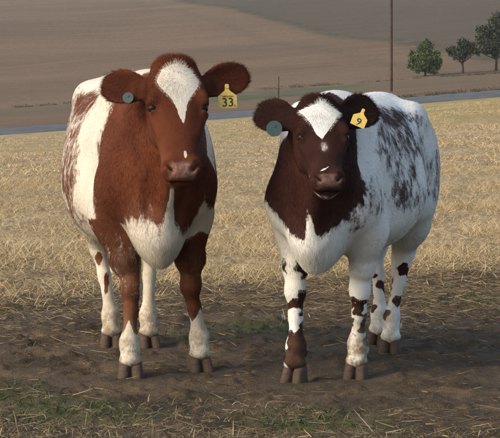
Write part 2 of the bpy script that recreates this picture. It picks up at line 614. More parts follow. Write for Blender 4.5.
def make_hoof_mesh():
    g = Sdf((-0.10, -0.075, -0.02), (0.10, 0.075, 0.12), 0.0035)
    sl, (x, y, z) = g._sub((-0.1, -0.075, -0.02), (0.1, 0.075, 0.12), 0)
    for sd in (-1, 1):
        t = np.clip(1 - z / 0.080, -0.1, 1.2)
        xc = -0.022 + 0.022 * t
        L = 0.038 + 0.020 * t
        yc = sd * (0.0225 + 0.0045 * t + 0.06 * np.maximum(x - 0.012, 0))
        wv = 0.0222 + 0.0058 * t
        q = (np.abs((x - xc) / L) ** 2.0 + np.abs((y - yc) / wv) ** 2.4 + 1e-6) ** 0.45
        d = (q - 1) * 0.024
        topz = 0.086 - 0.30 * (x + 0.03)
        cut = np.maximum(-z, z - topz)
        k = 0.008
        hh = np.maximum(k - np.abs(d - cut), 0) / k
        d = np.maximum(d, cut) + hh * hh * k * 0.25
        g.comb(sl, d.astype(F32), 0.004)
    V, Fq = g.nets()
    return mesh_from('hoof', relax(V, Fq, 2), Fq, M_HOOF, True)


HOOF_MESH = make_hoof_mesh()


def sphere_mesh(name, r, mat, seg=20, rings=12):
    V, Fc = [], []
    for i in range(rings + 1):
        p = math.pi * i / rings
        for j in range(seg):
            q = 2 * math.pi * j / seg
            V.append((r * math.sin(p) * math.cos(q), r * math.sin(p) * math.sin(q), r * math.cos(p)))
    for i in range(rings):
        for j in range(seg):
            Fc.append((i * seg + j, (i + 1) * seg + j, (i + 1) * seg + (j + 1) % seg, i * seg + (j + 1) % seg))
    return mesh_from(name, V, Fc, mat, True)


def poly_sd(px, py, poly):
    """signed distance to a polygon, positive inside"""
    P = np.array(poly, float)
    d = np.full(px.shape, 1e9); ins = np.zeros(px.shape, bool)
    for i in range(len(P)):
        a, b = P[i], P[(i + 1) % len(P)]
        e = b - a
        t = np.clip(((px - a[0]) * e[0] + (py - a[1]) * e[1]) / (e @ e), 0, 1)
        d = np.minimum(d, np.hypot(px - a[0] - t * e[0], py - a[1] - t * e[1]))
        c = ((a[1] > py) != (b[1] > py)) & (px < (b[0] - a[0]) * (py - a[1]) / (b[1] - a[1] + 1e-12) + a[0])
        ins ^= c
    return np.where(ins, d, -d)


HEAD_TAB = [  # u, front, back, half width, widest, exponent
    (-0.022, -0.020, -0.100, 0.050, -0.06, 2.2), (0.000, 0.002, -0.130, 0.080, -0.06, 2.3), (0.05, 0.016, -0.170, 0.100, -0.06, 2.4),
    (0.12, 0.024, -0.200, 0.112, -0.055, 2.5), (0.19, 0.022, -0.222, 0.111, -0.06, 2.4), (0.26, 0.018, -0.215, 0.097, -0.065, 2.3),
    (0.33, 0.013, -0.185, 0.080, -0.06, 2.3), (0.40, 0.009, -0.150, 0.070, -0.055, 2.3), (0.46, 0.008, -0.128, 0.070, -0.05, 2.3),
    (0.50, 0.000, -0.112, 0.066, -0.05, 2.3), (0.53, -0.018, -0.10, 0.046, -0.055, 2.2)]

TORSO = [
    (-0.87, 1.15, 0.98, 0.060, 1.06, 2.0), (-0.82, 1.225, 0.80, 0.145, 1.00, 2.0), (-0.72, 1.268, 0.70, 0.210, 0.96, 2.1),
    (-0.56, 1.290, 0.63, 0.250, 0.93, 2.15), (-0.42, 1.285, 0.575, 0.285, 0.90, 2.1), (-0.25, 1.268, 0.53, 0.325, 0.85, 2.05),
    (-0.05, 1.256, 0.505, 0.335, 0.83, 2.05), (0.12, 1.258, 0.50, 0.300, 0.84, 2.05), (0.26, 1.265, 0.50, 0.235, 0.85, 2.05),
    (0.38, 1.245, 0.51, 0.195, 0.84, 1.9), (0.50, 1.170, 0.515, 0.180, 0.82, 1.8), (0.58, 1.06, 0.53, 0.155, 0.80, 1.8),
    (0.645, 0.94, 0.58, 0.100, 0.74, 2.0)]


def build_cow(cfg):
    """returns the body mesh in cow coordinates (x forward, y to the cow's left) and its landmarks"""
    zs, hs, wsx = cfg['zs'], cfg['hs'], cfg['ws']
    g = Sdf((-1.02, -0.50, 0.02), (1.20, 0.52, cfg['zmax']), cfg['h'])
    T = np.array(TORSO)
    T[:, [1, 2, 4]] *= zs
    T[:, 2] += np.where(T[:, 0] < 0.3, cfg['belly2'], cfg['belly'])
    T[:, 3] *= np.where(T[:, 0] < 0.2, cfg['bw'], wsx)
    T[:, 0] *= cfg['ls']
    g.loft(T, 0.03)
    ls = cfg['ls']
    Z = lambda z: z * zs
    # hooks, pins, ribs and shoulder masses
    for sd in (-1, 1):
        g.ell((-0.48 * ls, sd * 0.190 * wsx, Z(1.165)), (0.08, 0.05, 0.06), 0.10)
        g.ell((-0.82 * ls, sd * 0.11 * wsx, Z(1.16)), (0.05, 0.04, 0.05), 0.08)
        g.ell((-0.66 * ls, sd * 0.165 * wsx, Z(0.88)), (0.19, 0.095, 0.27), 0.10)
        g.ell((0.28, sd * 0.160 * wsx, Z(0.98)), (0.14, 0.060, 0.24), 0.09)
        g.ell((0.45, sd * 0.140 * wsx, Z(0.82)), (0.10, 0.075, 0.13), 0.08)
        g.ell((-0.06, sd * 0.12 * cfg['bw'] ** 2, Z(0.68) + cfg['belly2']), (0.34, 0.145, 0.145), 0.16)
    # brisket
    g.ell((0.53, 0, Z(0.605) + cfg['belly']), (0.135, 0.088, 0.130), 0.07)
    # head frame
    t = cfg['pitch']
    base = np.array([[math.sin(t), 0, math.cos(t)], [0, 1, 0], [-math.cos(t), 0, math.sin(t)]])
    R = rotz(cfg['hyaw']) @ rotx(cfg['hroll']) @ base
    HO = np.array(cfg['poll'])
    fr = (R, HO)
    hl = cfg['hlen']
    hw = lambda u, v, n: HO + R @ (np.array([u * hl, v, n]) * hs)
    # neck
    nb = hw(0.09, 0, -0.12); nm = hw(0.24, 0, -0.16)
    w0 = np.array([0.40, 0, Z(1.02)]); w1 = np.array([0.42, 0, Z(0.85)])
    mid = 0.5 * w0 + 0.5 * nb + np.array([0, 0, -0.03]); mid2 = 0.55 * w1 + 0.45 * nm + np.array([0, 0, -0.02])
    g.cone(w0, mid, 0.20, 0.145, 0.08, (1, 0.74, 1)); g.cone(mid, nb, 0.145, 0.095, 0.07, (1, 0.85, 1))
    g.cone(w1, mid2, 0.20, 0.13, 0.08, (1, 0.78, 1)); g.cone(mid2, nm, 0.13, 0.075, 0.06, (1, 0.85, 1))
    g.cone(np.array([0.22, 0, Z(1.16)]), nb + np.array([-0.03, 0, -0.02]), 0.11, 0.085, 0.09)
    th = hw(0.27, 0, -0.20)
    dl = np.array([0.60, 0, Z(0.66)])
    md = 0.5 * (th + dl) + np.array([-0.015, 0, -0.02])
    g.cone(th, md, 0.040, 0.050, 0.06, (1, 0.55, 1)); g.cone(md, dl, 0.050, 0.060, 0.06, (1, 0.6, 1))
    g.cone(dl, (0.57, 0, Z(0.52) + cfg['belly']), 0.055, 0.035, 0.05, (1, 0.7, 1))
    # head
    H = np.array(HEAD_TAB) * np.array([hs * hl, hs, hs, hs, hs, 1])
    H[:, 3] *= cfg['hwid']
    S = lambda a, b, c: (a * hs * hl, b * hs, c * hs)
    S3 = lambda *a: tuple(q * hs for q in a)
    hv, eu = cfg['hwid'], cfg['eu']
    g.loft(H, 0.03 * hs, fr)
    g.ell(S(0.005, 0, -0.065), S3(0.040, 0.078, 0.062), 0.04, fr)
    for sd in (-1, 1):
        v = lambda q: sd * q * hv
        g.ell(S(0.168 + eu, v(0.093), -0.012), S3(0.034, 0.022, 0.026), 0.028, fr)
        g.ell(S(0.23, v(0.066), -0.135), S3(0.085, 0.034, 0.075), 0.03, fr)
        g.cone(S(0.225 + eu, v(0.093), -0.035), S(0.33, v(0.066), -0.030), 0.020 * hs, 0.012 * hs, 0.03, frame=fr)
        g.ell(S(0.484, v(0.041), -0.014), S3(0.036, 0.033, 0.026), 0.022, fr)
        g.ell(S(0.490, v(0.040), -0.050), S3(0.036, 0.034, 0.040), 0.025, fr)
    g.ell(S(0.505, 0, -0.030), S3(0.034, 0.052, 0.036), 0.02, fr)
    g.cone(S(0.32, 0, -0.135), S(0.500, 0, -0.098), 0.055 * hs, 0.040 * hs, 0.03, frame=fr)
    # mouth line, nostrils, eye sockets
    for sd in (-1, 1):
        g.cone(S(0.541, 0, -0.055), S(0.520, sd * 0.045, -0.070), 0.0055 * hs, 0.0055 * hs, 0.010, frame=fr, carve=True)
        g.cone(S(0.520, sd * 0.045, -0.070), S(0.450, sd * 0.074 * hv, -0.085), 0.0055 * hs, 0.005 * hs, 0.010, frame=fr, carve=True)
        g.cone(S(0.486, sd * 0.055 * hv, 0.012), S(0.510, sd * 0.036 * hv, -0.002), 0.0135 * hs, 0.0105 * hs, 0.008, frame=fr, carve=True)
        g.cone(S(0.482, sd * 0.060 * hv, 0.006), S(0.494, sd * 0.068 * hv, -0.012), 0.008 * hs, 0.005 * hs, 0.010, frame=fr, carve=True)
        g.ell(S(0.205 + eu, sd * 0.112 * hv, -0.015), S3(0.015, 0.020, 0.026), 0.010, fr, carve=True)
        g.cone(S(0.184 + eu, sd * 0.104 * hv, -0.050), S(0.186 + eu, sd * 0.102 * hv, 0.004), 0.009 * hs, 0.008 * hs, 0.014, frame=fr)
        g.cone(S(0.228 + eu, sd * 0.102 * hv, -0.045), S(0.227 + eu, sd * 0.096 * hv, -0.004), 0.007 * hs, 0.006 * hs, 0.012, frame=fr)
    # ears
    ears = []
    for sd in (-1, 1):
        e = cfg['ear_r'] if sd < 0 else cfg['ear_l']
        a = np.array([-math.sin(e['tilt']), sd * math.cos(e['tilt']), e['fwd']]); a /= np.linalg.norm(a)
        c = np.array([e['cu'], sd * e['cv'], 1.0]); c -= a * (c @ a); c /= np.linalg.norm(c)
        b = np.cross(c, a)
        Re = R @ np.stack([a, b, c], 1)
        root = hw(cfg['earu'], sd * 0.085 * hv, -0.075)
        fe = (Re, root)
        L, Wd, tk = e['L'], e['W'], 0.0085
        sl, (x, y, z) = g._prep((0, -Wd, -0.02), (L, Wd, 0.06), 0.03, fe)
        s = np.clip(x / L, 0, 1)
        wp = Wd * np.interp(s, [0, 0.1, 0.25, 0.45, 0.62, 0.8, 0.92, 1.0], [0.42, 0.52, 0.78, 0.98, 1.0, 0.86, 0.62, 0.40]).astype(F32)
        q = np.maximum(np.abs(x - L * 0.5) - L * 0.5, 0)
        dd = np.maximum(np.abs(y) - wp, 0)
        tip = np.sqrt(np.maximum(x - L * 0.70, 0) ** 2 / (L * 0.30) ** 2 + (y / Wd) ** 2) - 1
        d2 = np.maximum(np.maximum(np.abs(y) - wp, tip * Wd * 0.7), -x - 0.01)
        cup = (0.34 * (y / Wd) ** 2 - 0.10) * Wd * np.interp(s, [0, 0.35, 1], [1.6, 1.0, 0.35]).astype(F32)
        dc = np.abs(z - cup) - tk
        k = 0.012
        hh = np.maximum(k - np.abs(d2 - dc), 0) / k
        d = np.maximum(d2, dc) + hh * hh * k * 0.25
        g.comb(sl, d.astype(F32), 0.02)
        g.cone(root - Re[:, 0] * 0.03, root + Re[:, 0] * 0.045 - Re[:, 2] * 0.008, 0.042 * hs, 0.028 * hs, 0.03)
        ears.append((Re, root, L, Wd))
    # legs
    hoof = {}
    for key, sd, front in (('fr', -1, 1), ('fl', 1, 1), ('rr', -1, 0), ('rl', 1, 0)):
        hx, hy = cfg['hooves'][key]
        hx -= 0.045
        hoof[key] = (hx, hy)
        m, am = cfg['leg'], cfg['arm']
        if front:
            el = np.array([0.315, sd * 0.160 * wsx, Z(0.665)])
            kn = np.array([0.45 * el[0] + 0.55 * (hx - 0.015), 0.38 * el[1] + 0.62 * hy, 0.375])
            kn[:2] += cfg['knee'].get(key, (0, 0))
            fe = np.array([hx - 0.030, hy, 0.135])
            g.cone((0.45, sd * 0.150 * wsx, Z(0.80)), el, 0.100 * am, 0.088 * am, 0.07)
            g.cone(el, 0.35 * el + 0.65 * kn, 0.088 * am, 0.056 * am, 0.06, (1.15, 1, 1))
            g.cone(0.35 * el + 0.65 * kn, kn + (0, 0, 0.05), 0.055 * am, 0.040 * m, 0.04)
            g.ell(kn, (0.046 * m, 0.046 * m, 0.052), 0.025)
            g.ell(kn + (0.018, 0, 0.0), (0.030 * m, 0.038 * m, 0.040), 0.02)
        else:
            st = np.array([-0.55 * ls, sd * 0.150 * wsx, Z(0.74)])
            kn = np.array([hx - 0.085, 0.45 * st[1] + 0.55 * hy, 0.465])
            fe = np.array([hx - 0.030, hy, 0.140])
            g.cone(st, 0.5 * (st + kn) + (-0.01, 0, 0.0), 0.115 * m, 0.076 * m, 0.06)
            g.cone(0.5 * (st + kn) + (-0.01, 0, 0), kn, 0.076 * m, 0.050 * m, 0.06, (1.2, 1, 1))
            g.ell(kn + (-0.015, 0, 0.0), (0.055 * m, 0.040 * m, 0.060), 0.03)
            g.cone(kn + (-0.035, 0, 0.04), kn + (-0.055, 0, 0.12), 0.018, 0.014, 0.04)
        cl = 0.6 * kn + 0.4 * fe
        g.cone(kn + (0, 0, -0.03), cl + (0, 0, -0.02), 0.034 * m, 0.027 * m, 0.025, (1.15, 1, 1))
        g.cone(cl, fe + (0, 0, 0.02), 0.027 * m, 0.029 * m, 0.02, (1.25, 1, 1))
        g.ell(fe, (0.037 * m, 0.0355 * m, 0.045), 0.04)
        g.cone(fe, (hx - 0.010, hy, 0.080), 0.035 * m, 0.040 * m, 0.025)
        g.ell((hx - 0.012, hy, 0.074), (0.045, 0.045, 0.022), 0.015)
        for q in (-1, 1):
            g.ell(fe + (-0.045, q * 0.024, -0.022), (0.016, 0.014, 0.020), 0.012)
    # tail
    g.cone((-0.84 * ls, 0, Z(1.20)), (-0.93 * ls, 0, Z(1.02)), 0.040, 0.028, 0.04)
    g.cone((-0.93 * ls, 0, Z(1.02)), (-0.93 * ls, 0, 0.55), 0.026, 0.016, 0.03)
    g.cone((-0.93 * ls, 0, 0.58), (-0.92 * ls, 0, 0.34), 0.022, 0.030, 0.03)
    V, Fq = g.nets()
    V = relax(V, Fq, 2, 0.5)
    return V, Fq, dict(R=R, HO=HO, hs=hs, hw=hw, ears=ears, hoof=hoof, hv=hv, hl=hl)


def paint(m, s, soft, val):
    w = sstep(-soft, soft, s)
    return m + (val - m) * w


def ellipsoid_s(P, c, r):
    r = np.array(r, float)
    q = np.linalg.norm((P - np.array(c)) / r, axis=1)
    return (1 - q) * r.min()


def head_coords(P, L):
    return (P - L['HO']) @ L['R'] / (L['hs'] * np.array([L['hl'], 1, 1]))


def grow_hair(name, V, Fq, N, attrs, fields, n, mat, parent, seed):
    """short coat hair as native curves, one strand per root"""
    r = np.random.default_rng(seed)
    a = 0.5 * np.linalg.norm(np.cross(V[Fq[:, 2]] - V[Fq[:, 0]], V[Fq[:, 3]] - V[Fq[:, 1]]), axis=1)
    dens = fields['dens'][Fq].mean(1)
    p = a * dens; p /= p.sum()
    f = r.choice(len(Fq), n, p=p)
    u, v = r.random(n), r.random(n)
    W = np.stack([(1 - u) * (1 - v), u * (1 - v), u * v, (1 - u) * v], -1)
    q = Fq[f]
    ip = lambda A: (A[q] * (W[:, :, None] if A.ndim == 2 else W)).sum(1)
    P, Nn, T = ip(V), ip(N), ip(fields['flow'])
    Nn /= np.linalg.norm(Nn, axis=1, keepdims=True) + 1e-9
    T = T + r.normal(0, 0.22, T.shape) * np.linalg.norm(T, axis=1, keepdims=True)
    T -= Nn * (T * Nn).sum(1, keepdims=True)
    T /= np.linalg.norm(T, axis=1, keepdims=True) + 1e-9
    ln = ip(fields['len']) * r.uniform(0.6, 1.3, n)
    lift = ip(fields['lift'])
    K = 4
    pts = np.zeros((n, K, 3)); rad = np.zeros((n, K))
    for i in range(K):
        s = i / (K - 1)
        pts[:, i] = P - Nn * 0.002 + (T * s + Nn * (lift * s * (1 - 0.45 * s))[:, None]) * ln[:, None]
        rad[:, i] = 0.00044 * (1 - 0.75 * s)
    hc = bpy.data.hair_curves.new(name)
    hc.add_curves([K] * n)
    hc.attributes['position'].data.foreach_set('vector', pts.astype(F32).ravel())
    ra = hc.attributes.get('radius') or hc.attributes.new('radius', 'FLOAT', 'POINT')
    ra.data.foreach_set('value', rad.astype(F32).ravel())
    for k, A in attrs.items():
        at = hc.attributes.new(k, 'FLOAT', 'CURVE')
        at.data.foreach_set('value', ip(A).astype(F32))
    at = hc.attributes.new('rp', 'FLOAT_VECTOR', 'CURVE')
    at.data.foreach_set('vector', P.astype(F32).ravel())
    at = hc.attributes.new('rnd', 'FLOAT', 'CURVE')
    at.data.foreach_set('value', r.random(n).astype(F32))
    hc.materials.append(mat)
    return link(name, hc, parent)


def region_fields(V, L, cfg):
    """hair flow, length, lift and density over the body"""
    Hc = head_coords(V, L)
    u, v, n = Hc.T
    head = sstep(0.075, 0.02, np.maximum.reduce([np.abs(v) - 0.10, u - 0.50, -n - 0.13, -u - 0.04]))
    leg = sstep(0.56, 0.46, V[:, 2])
    flow = np.tile(np.array([-1.0, 0, -0.55]), (len(V), 1))
    flow = flow * (1 - leg[:, None]) + np.array([-0.15, 0, -1.0]) * leg[:, None]
    chest = sstep(0.42, 0.60, V[:, 0])[:, None]
    flow = flow * (1 - chest) + np.array([-0.2, 0, -1.0]) * chest
    rad = np.stack([u - 0.085, v * 1.0, np.zeros_like(u)], -1)
    rad = rad / (np.linalg.norm(rad, axis=1, keepdims=True) + 0.02)
    hf = rad @ L['R'].T
    flow = flow * (1 - head[:, None]) + hf * head[:, None]
    ln = np.full(len(V), 0.0155)
    ln = ln * (1 - leg) + 0.012 * leg
    ln += 0.014 * sstep(0.62, 0.52, V[:, 2]) * sstep(0.44, 0.5, V[:, 2])
    ln += 0.004 * chest[:, 0] * (1 - head)
    ln = ln * (1 - head) + head * (0.008 + 0.012 * sstep(0.07, -0.01, u) * sstep(0.10, 0.05, np.abs(v)) + 0.005 * sstep(0.28, 0.15, u))
    lift = np.full(len(V), 0.30)
    lift += head * (0.4 * sstep(0.08, 0.0, u) + 0.15 * sstep(0.25, 0.12, u))
    dens = np.ones(len(V)) + head * 2.0
    eard = np.zeros(len(V)); inner = np.zeros(len(V))
    for Re, root, EL, Wd in L['ears']:
        q = (V - root) @ Re
        e = sstep(-0.02, 0.03, q[:, 0]) * sstep(EL + 0.03, EL + 0.01, q[:, 0]) * sstep(Wd + 0.03, Wd + 0.01, np.abs(q[:, 1])) * sstep(0.08, 0.06, np.abs(q[:, 2]))
        outw = np.stack([np.full(len(V), 0.9), np.sign(q[:, 1]) * 0.7 * np.abs(q[:, 1]) / Wd, np.zeros(len(V))], -1) @ Re.T
        flow = flow * (1 - e[:, None]) + outw * e[:, None]
        edge = sstep(0.70, 1.0, np.hypot(q[:, 1] / Wd, np.maximum(q[:, 0] - EL * 0.5, 0) / (EL * 0.5)))
        ln = ln * (1 - e) + e * (0.011 + 0.009 * edge)
        lift = lift * (1 - e) + e * (0.45 - 0.2 * edge)
        dens += e * 1.5
        eard = np.maximum(eard, e)
        cup = (0.34 * (q[:, 1] / Wd) ** 2 - 0.10) * Wd
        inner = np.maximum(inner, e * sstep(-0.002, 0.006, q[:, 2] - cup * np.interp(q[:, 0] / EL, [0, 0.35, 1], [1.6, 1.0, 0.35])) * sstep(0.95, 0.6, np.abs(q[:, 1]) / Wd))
    nose = sstep(0.474, 0.494, u + 0.10 * np.maximum(0.03 - np.abs(v), 0)) * sstep(-0.050, -0.030, n) * sstep(0.062, 0.044, np.abs(v)) * sstep(0.560, 0.536, u) * head
    dens = dens * (1 - nose) * (1 + 0.4 * leg) + 1e-4
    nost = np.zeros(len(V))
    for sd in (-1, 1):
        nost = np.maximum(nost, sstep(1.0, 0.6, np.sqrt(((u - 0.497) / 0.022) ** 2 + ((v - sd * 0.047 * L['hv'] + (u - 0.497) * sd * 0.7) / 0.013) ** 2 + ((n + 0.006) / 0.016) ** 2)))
    nose = nose * (1 - nost)
    return dict(flow=flow, len=ln, lift=lift, dens=dens), dict(u=u, v=v, n=n, head=head, leg=leg, ear=eard, inner=inner, nose=nose, nost=nost)


def assemble(cfg):
    f = np.array(cfg['fwd'], float); f /= np.linalg.norm(f)
    root = link('cow', None)
    root.location = (cfg['org'][0], cfg['org'][1], 0)
    root.rotation_euler = (0, 0, math.atan2(f[1], f[0]))
    tag(root, cfg['label'], 'cow', 'cows standing in the stubble field')
    lf = np.array([-f[1], f[0]])
    cfg['hooves'] = {k: ((np.array(p) - cfg['org']) @ f, (np.array(p) - cfg['org']) @ lf) for k, p in cfg['W'].items()}
    pw = np.array(cfg['pollW'][:2]) - cfg['org']
    cfg['poll'] = (pw @ f, pw @ lf, cfg['pollW'][2])
    V, Fq, L = build_cow(cfg)
    fields, rg = region_fields(V, L, cfg)
    wht, roan, dirt, dark = cfg['pattern'](V, L, rg)
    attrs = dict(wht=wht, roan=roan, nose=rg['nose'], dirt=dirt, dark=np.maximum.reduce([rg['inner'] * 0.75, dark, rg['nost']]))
    me = mesh_from('body', V, Fq, cfg['mat'], True)
    for k, A in attrs.items():
        set_attr(me, k, A)
    set_attr(me, 'rnd', np.full(len(V), 0.4))
    set_attr(me, 'rp', V, 'FLOAT_VECTOR')
    body = link('body', me, root)
    N, _ = vnormals(V, Fq)
    grow_hair('coat_hair', V, Fq, N, attrs, fields, cfg['nhair'], cfg['mat'], root, cfg['seed'])
    for key, (hx, hy) in L['hoof'].items():
        h = link('hoof', HOOF_MESH, root)
        gz = float(ground_z(cfg['org'][0] + f[0] * hx + lf[0] * hy, cfg['org'][1] + f[1] * hx + lf[1] * hy))
        h.location = (hx + 0.004, hy, gz - 0.014)
        h.rotation_euler = (0, 0, cfg['splay'] * (1 if hy > 0 else -1))
        h.scale = (cfg['hsc'],) * 2 + (1,)
    em = sphere_mesh('eye', 0.0220 * L['hs'], M_EYE)
    for sd in (-1, 1):
        e = link('eye', em, root)
        e.location = L['hw'](0.205 + cfg['eu'], sd * 0.0925 * L['hv'], -0.018)
    cfg['L'], cfg['V'] = L, V
    return root


def frame_obj(o, R, loc):
    M = Matrix([[*R[0], loc[0]], [*R[1], loc[1]], [*R[2], loc[2]], [0, 0, 0, 1]])
    o.matrix_local = M


def text_mesh(s, size, mat, ext=0.0006):
    cu = bpy.data.curves.new('lettering', 'FONT')
    cu.body, cu.size, cu.extrude = s, size, ext
    cu.align_x, cu.align_y = 'CENTER', 'CENTER'
    o = bpy.data.objects.new('lettering', cu)
    COL.objects.link(o)
    bpy.context.view_layer.update()
    me = bpy.data.meshes.new_from_object(o.evaluated_get(bpy.context.evaluated_depsgraph_get()))
    bpy.data.objects.remove(o); bpy.data.curves.remove(cu)
    me.materials.clear(); me.materials.append(mat)
    return me


def plate_mesh(name, outline, th, mat, bend=0.0):
    """flat plate from an outline (x right, y up), thickness along z"""
    n = len(outline)
    V = [(x, y, th / 2 + bend * y * y) for x, y in outline] + [(x, y, -th / 2 + bend * y * y) for x, y in outline]
    me = bpy.data.meshes.new(name)
    Fc = [tuple(range(n)), tuple(range(2 * n - 1, n - 1, -1))] + [(i, n + i, n + (i + 1) % n, (i + 1) % n) for i in range(n)]
    me.from_pydata(V, [], [f[::-1] if len(f) == 4 else f for f in Fc])
    me.materials.append(mat)
    me.update()
    return me


# --- cow on the left: red with a white blaze
RED1 = ((0.064, 0.0165, 0.0072), (0.108, 0.0300, 0.0120))
M_COAT1 = mat_coat('coat_red_and_white', *RED1, (0.50, 0.445, 0.36), (0.60, 0.545, 0.455), (0.120, 0.047, 0.026), (0.135, 0.068, 0.047), (0.20, 0.110, 0.080))
RED2 = ((0.021, 0.0076, 0.0056), (0.036, 0.0115, 0.0078))
M_COAT2 = mat_coat('coat_dark_red_and_white', *RED2, (0.60, 0.57, 0.51), (0.74, 0.72, 0.67), (0.100, 0.055, 0.042), (0.080, 0.040, 0.033), (0.125, 0.066, 0.054))


def pattern1(V, L, g):
    x, y, z = V.T
    u, v, n = g['u'], g['v'], g['n']
    wob = 0.03 * np.sin(9 * z + 2) + 0.02 * np.sin(23 * z + 5 * x)
    m = np.full(len(V), 1.0)
    ro = np.full(len(V), 0.10)
    # flank: roan mingling behind a clean white band
    s = np.minimum(0.15 + wob - x, 0.30 - np.abs(z - 0.86) - 0.10 * np.maximum(x, -0.5))
    m = paint(m, s, 0.09, 0.06); ro = paint(ro, s, 0.09, 0.62)
    s = ellipsoid_s(V, (-0.16, -0.225, 1.145), (0.26, 0.09, 0.055))
    m = paint(m, s, 0.02, -0.55); ro = paint(ro, s, 0.03, 0.6)
    s = ellipsoid_s(V, (0.02, -0.33, 0.90), (0.10, 0.08, 0.16))
    m = paint(m, s, 0.04, -0.25)
    # red forehand
    s = x - (0.385 + wob)
    s = np.where(y > 0.0, x - (0.33 + wob), s)
    m = paint(m, s, 0.07, -1.0); ro = paint(ro, np.where(y > 0, s, s - 0.09), 0.05, 0.06)
    ro = paint(ro, 0.10 - np.abs(s), 0.04, 0.40)
    # white brisket, rising in a line up the dewlap, and a white upper arm
    zb = np.interp(y, [-0.20, -0.14, -0.09, -0.05, -0.02, 0.004, 0.016, 0.030, 0.045, 0.09, 0.13, 0.165, 0.19, 0.22],
                   [0.56, 0.655, 0.690, 0.66, 0.63, 0.70, 0.80, 0.80, 0.66, 0.605, 0.635, 0.70, 0.745, 0.70])
    s = np.where(x > 0.36, zb - z, -1)
    m = paint(m, s, 0.055, 1.0); ro = paint(ro, 0.075 - np.abs(s + 0.005), 0.03, np.where(y < 0.0, 0.75, 0.30))
    # forelegs
    fore = (x > 0.0)
    leg = fore & (np.abs(y) > 0.062) & (x < 0.475) & (x > 0.27)
    s = np.where(leg & (z < 0.66), np.where(y < 0, 0.70, 0.585) + 0.02 * np.sin(40 * y) - z, -1)
    m = paint(m, s, 0.025, -0.95)
    fz = np.where(leg & (y < 0) & (z < 0.64) & (z > 0.30), 0.1, -0.1)
    m = paint(m, fz, 0.02, -0.62); ro = paint(ro, fz, 0.02, 0.50)
    ro = paint(ro, np.where(leg & (y > 0) & (z < 0.60), 0.1, -0.1), 0.02, 0.08)
    hyr, hyl = L['hoof']['fr'][1], L['hoof']['fl'][1]
    pt = np.where(y > 0, 0.215 + 0.055 * np.exp(-((y - hyl + 0.004) / 0.016) ** 2), 0.180 + 0.06 * np.exp(-((y - hyr + 0.006) / 0.014) ** 2))
    s = np.where(fore, pt - z, -1)
    m = paint(m, s, 0.012, 1.0); ro = paint(ro, s, 0.02, 0.05)
    # hind legs white with a few spots
    s = np.where((~fore) & (z < 0.60), 0.6 - z, -1)
    m = paint(m, s, 0.03, 1.0); ro = paint(ro, s, 0.03, 0.04)
    for c, r in (((-0.67, -0.118, 0.40), (0.05, 0.020, 0.034)), ((-0.68, -0.075, 0.30), (0.05, 0.012, 0.05)), ((-0.66, 0.075, 0.43), (0.05, 0.012, 0.018))):
        m = paint(m, ellipsoid_s(V + 0.007 * np.sin(V[:, [2, 0, 1]] * 75), c, r), 0.010, -1.0)
    # head: all red, then blaze
    hd = np.maximum(g['head'], g['ear'])
    m = np.where(hd > 0.4, -1.0, m); ro = np.where(hd > 0.4, 0.04, ro)
    bl = poly_sd(v, u, [(-0.060, 0.050), (-0.030, 0.030), (0.0, 0.020), (0.030, 0.028), (0.062, 0.055), (0.088, 0.105), (0.080, 0.135), (0.052, 0.180), (0.030, 0.225), (0.026, 0.265), (0.014, 0.310), (0.002, 0.285), (-0.012, 0.235), (-0.030, 0.190), (-0.064, 0.145), (-0.084, 0.105)])
    s = np.where((n > -0.05) & (g['head'] > 0.2), bl, -1)
    m = paint(m, s, 0.007, 1.0)
    s = np.where(n > -0.04, 0.009 - np.hypot((v - 0.014) * (1.2 + 8 * np.maximum(0.455 - u, 0)), (u - 0.445) * 0.5), -1)
    m = paint(m, s, 0.005, 0.7)
    dirt = 0.95 * sstep(0.34, 0.08, z) + 0.25 * sstep(0.62, 0.45, z) * sstep(0.3, 0.45, z)
    return m, ro, dirt, np.zeros(len(V))


COW1 = dict(org=np.array((-0.475, 9.20)), fwd=(0.185, -0.983), W=W1, zs=1.0, hs=1.0, ws=1.0, bw=1.01, ls=1.0, belly=0.0, belly2=0.03, arm=1.0, h=0.0065, zmax=1.50,
            pitch=math.radians(29), hyaw=math.radians(-2), hroll=0.0, pollW=(-0.298, 8.40, 1.318), hwid=1.07, eu=0.012, earu=0.098, hlen=0.96, leg=1.0, knee={'fr': (0, 0.032), 'fl': (0, -0.022)},
            ear_r=dict(tilt=math.radians(14), fwd=-0.25, cu=0.15, cv=0.25, L=0.212, W=0.074),
            ear_l=dict(tilt=math.radians(25), fwd=-0.15, cu=0.15, cv=0.15, L=0.245, W=0.072),
            pattern=pattern1, mat=M_COAT1, nhair=230000, seed=3, splay=0.12, hsc=1.05,
            label='larger red and white cow with white blaze and number 33 yellow ear tag')
cow1 = assemble(COW1)


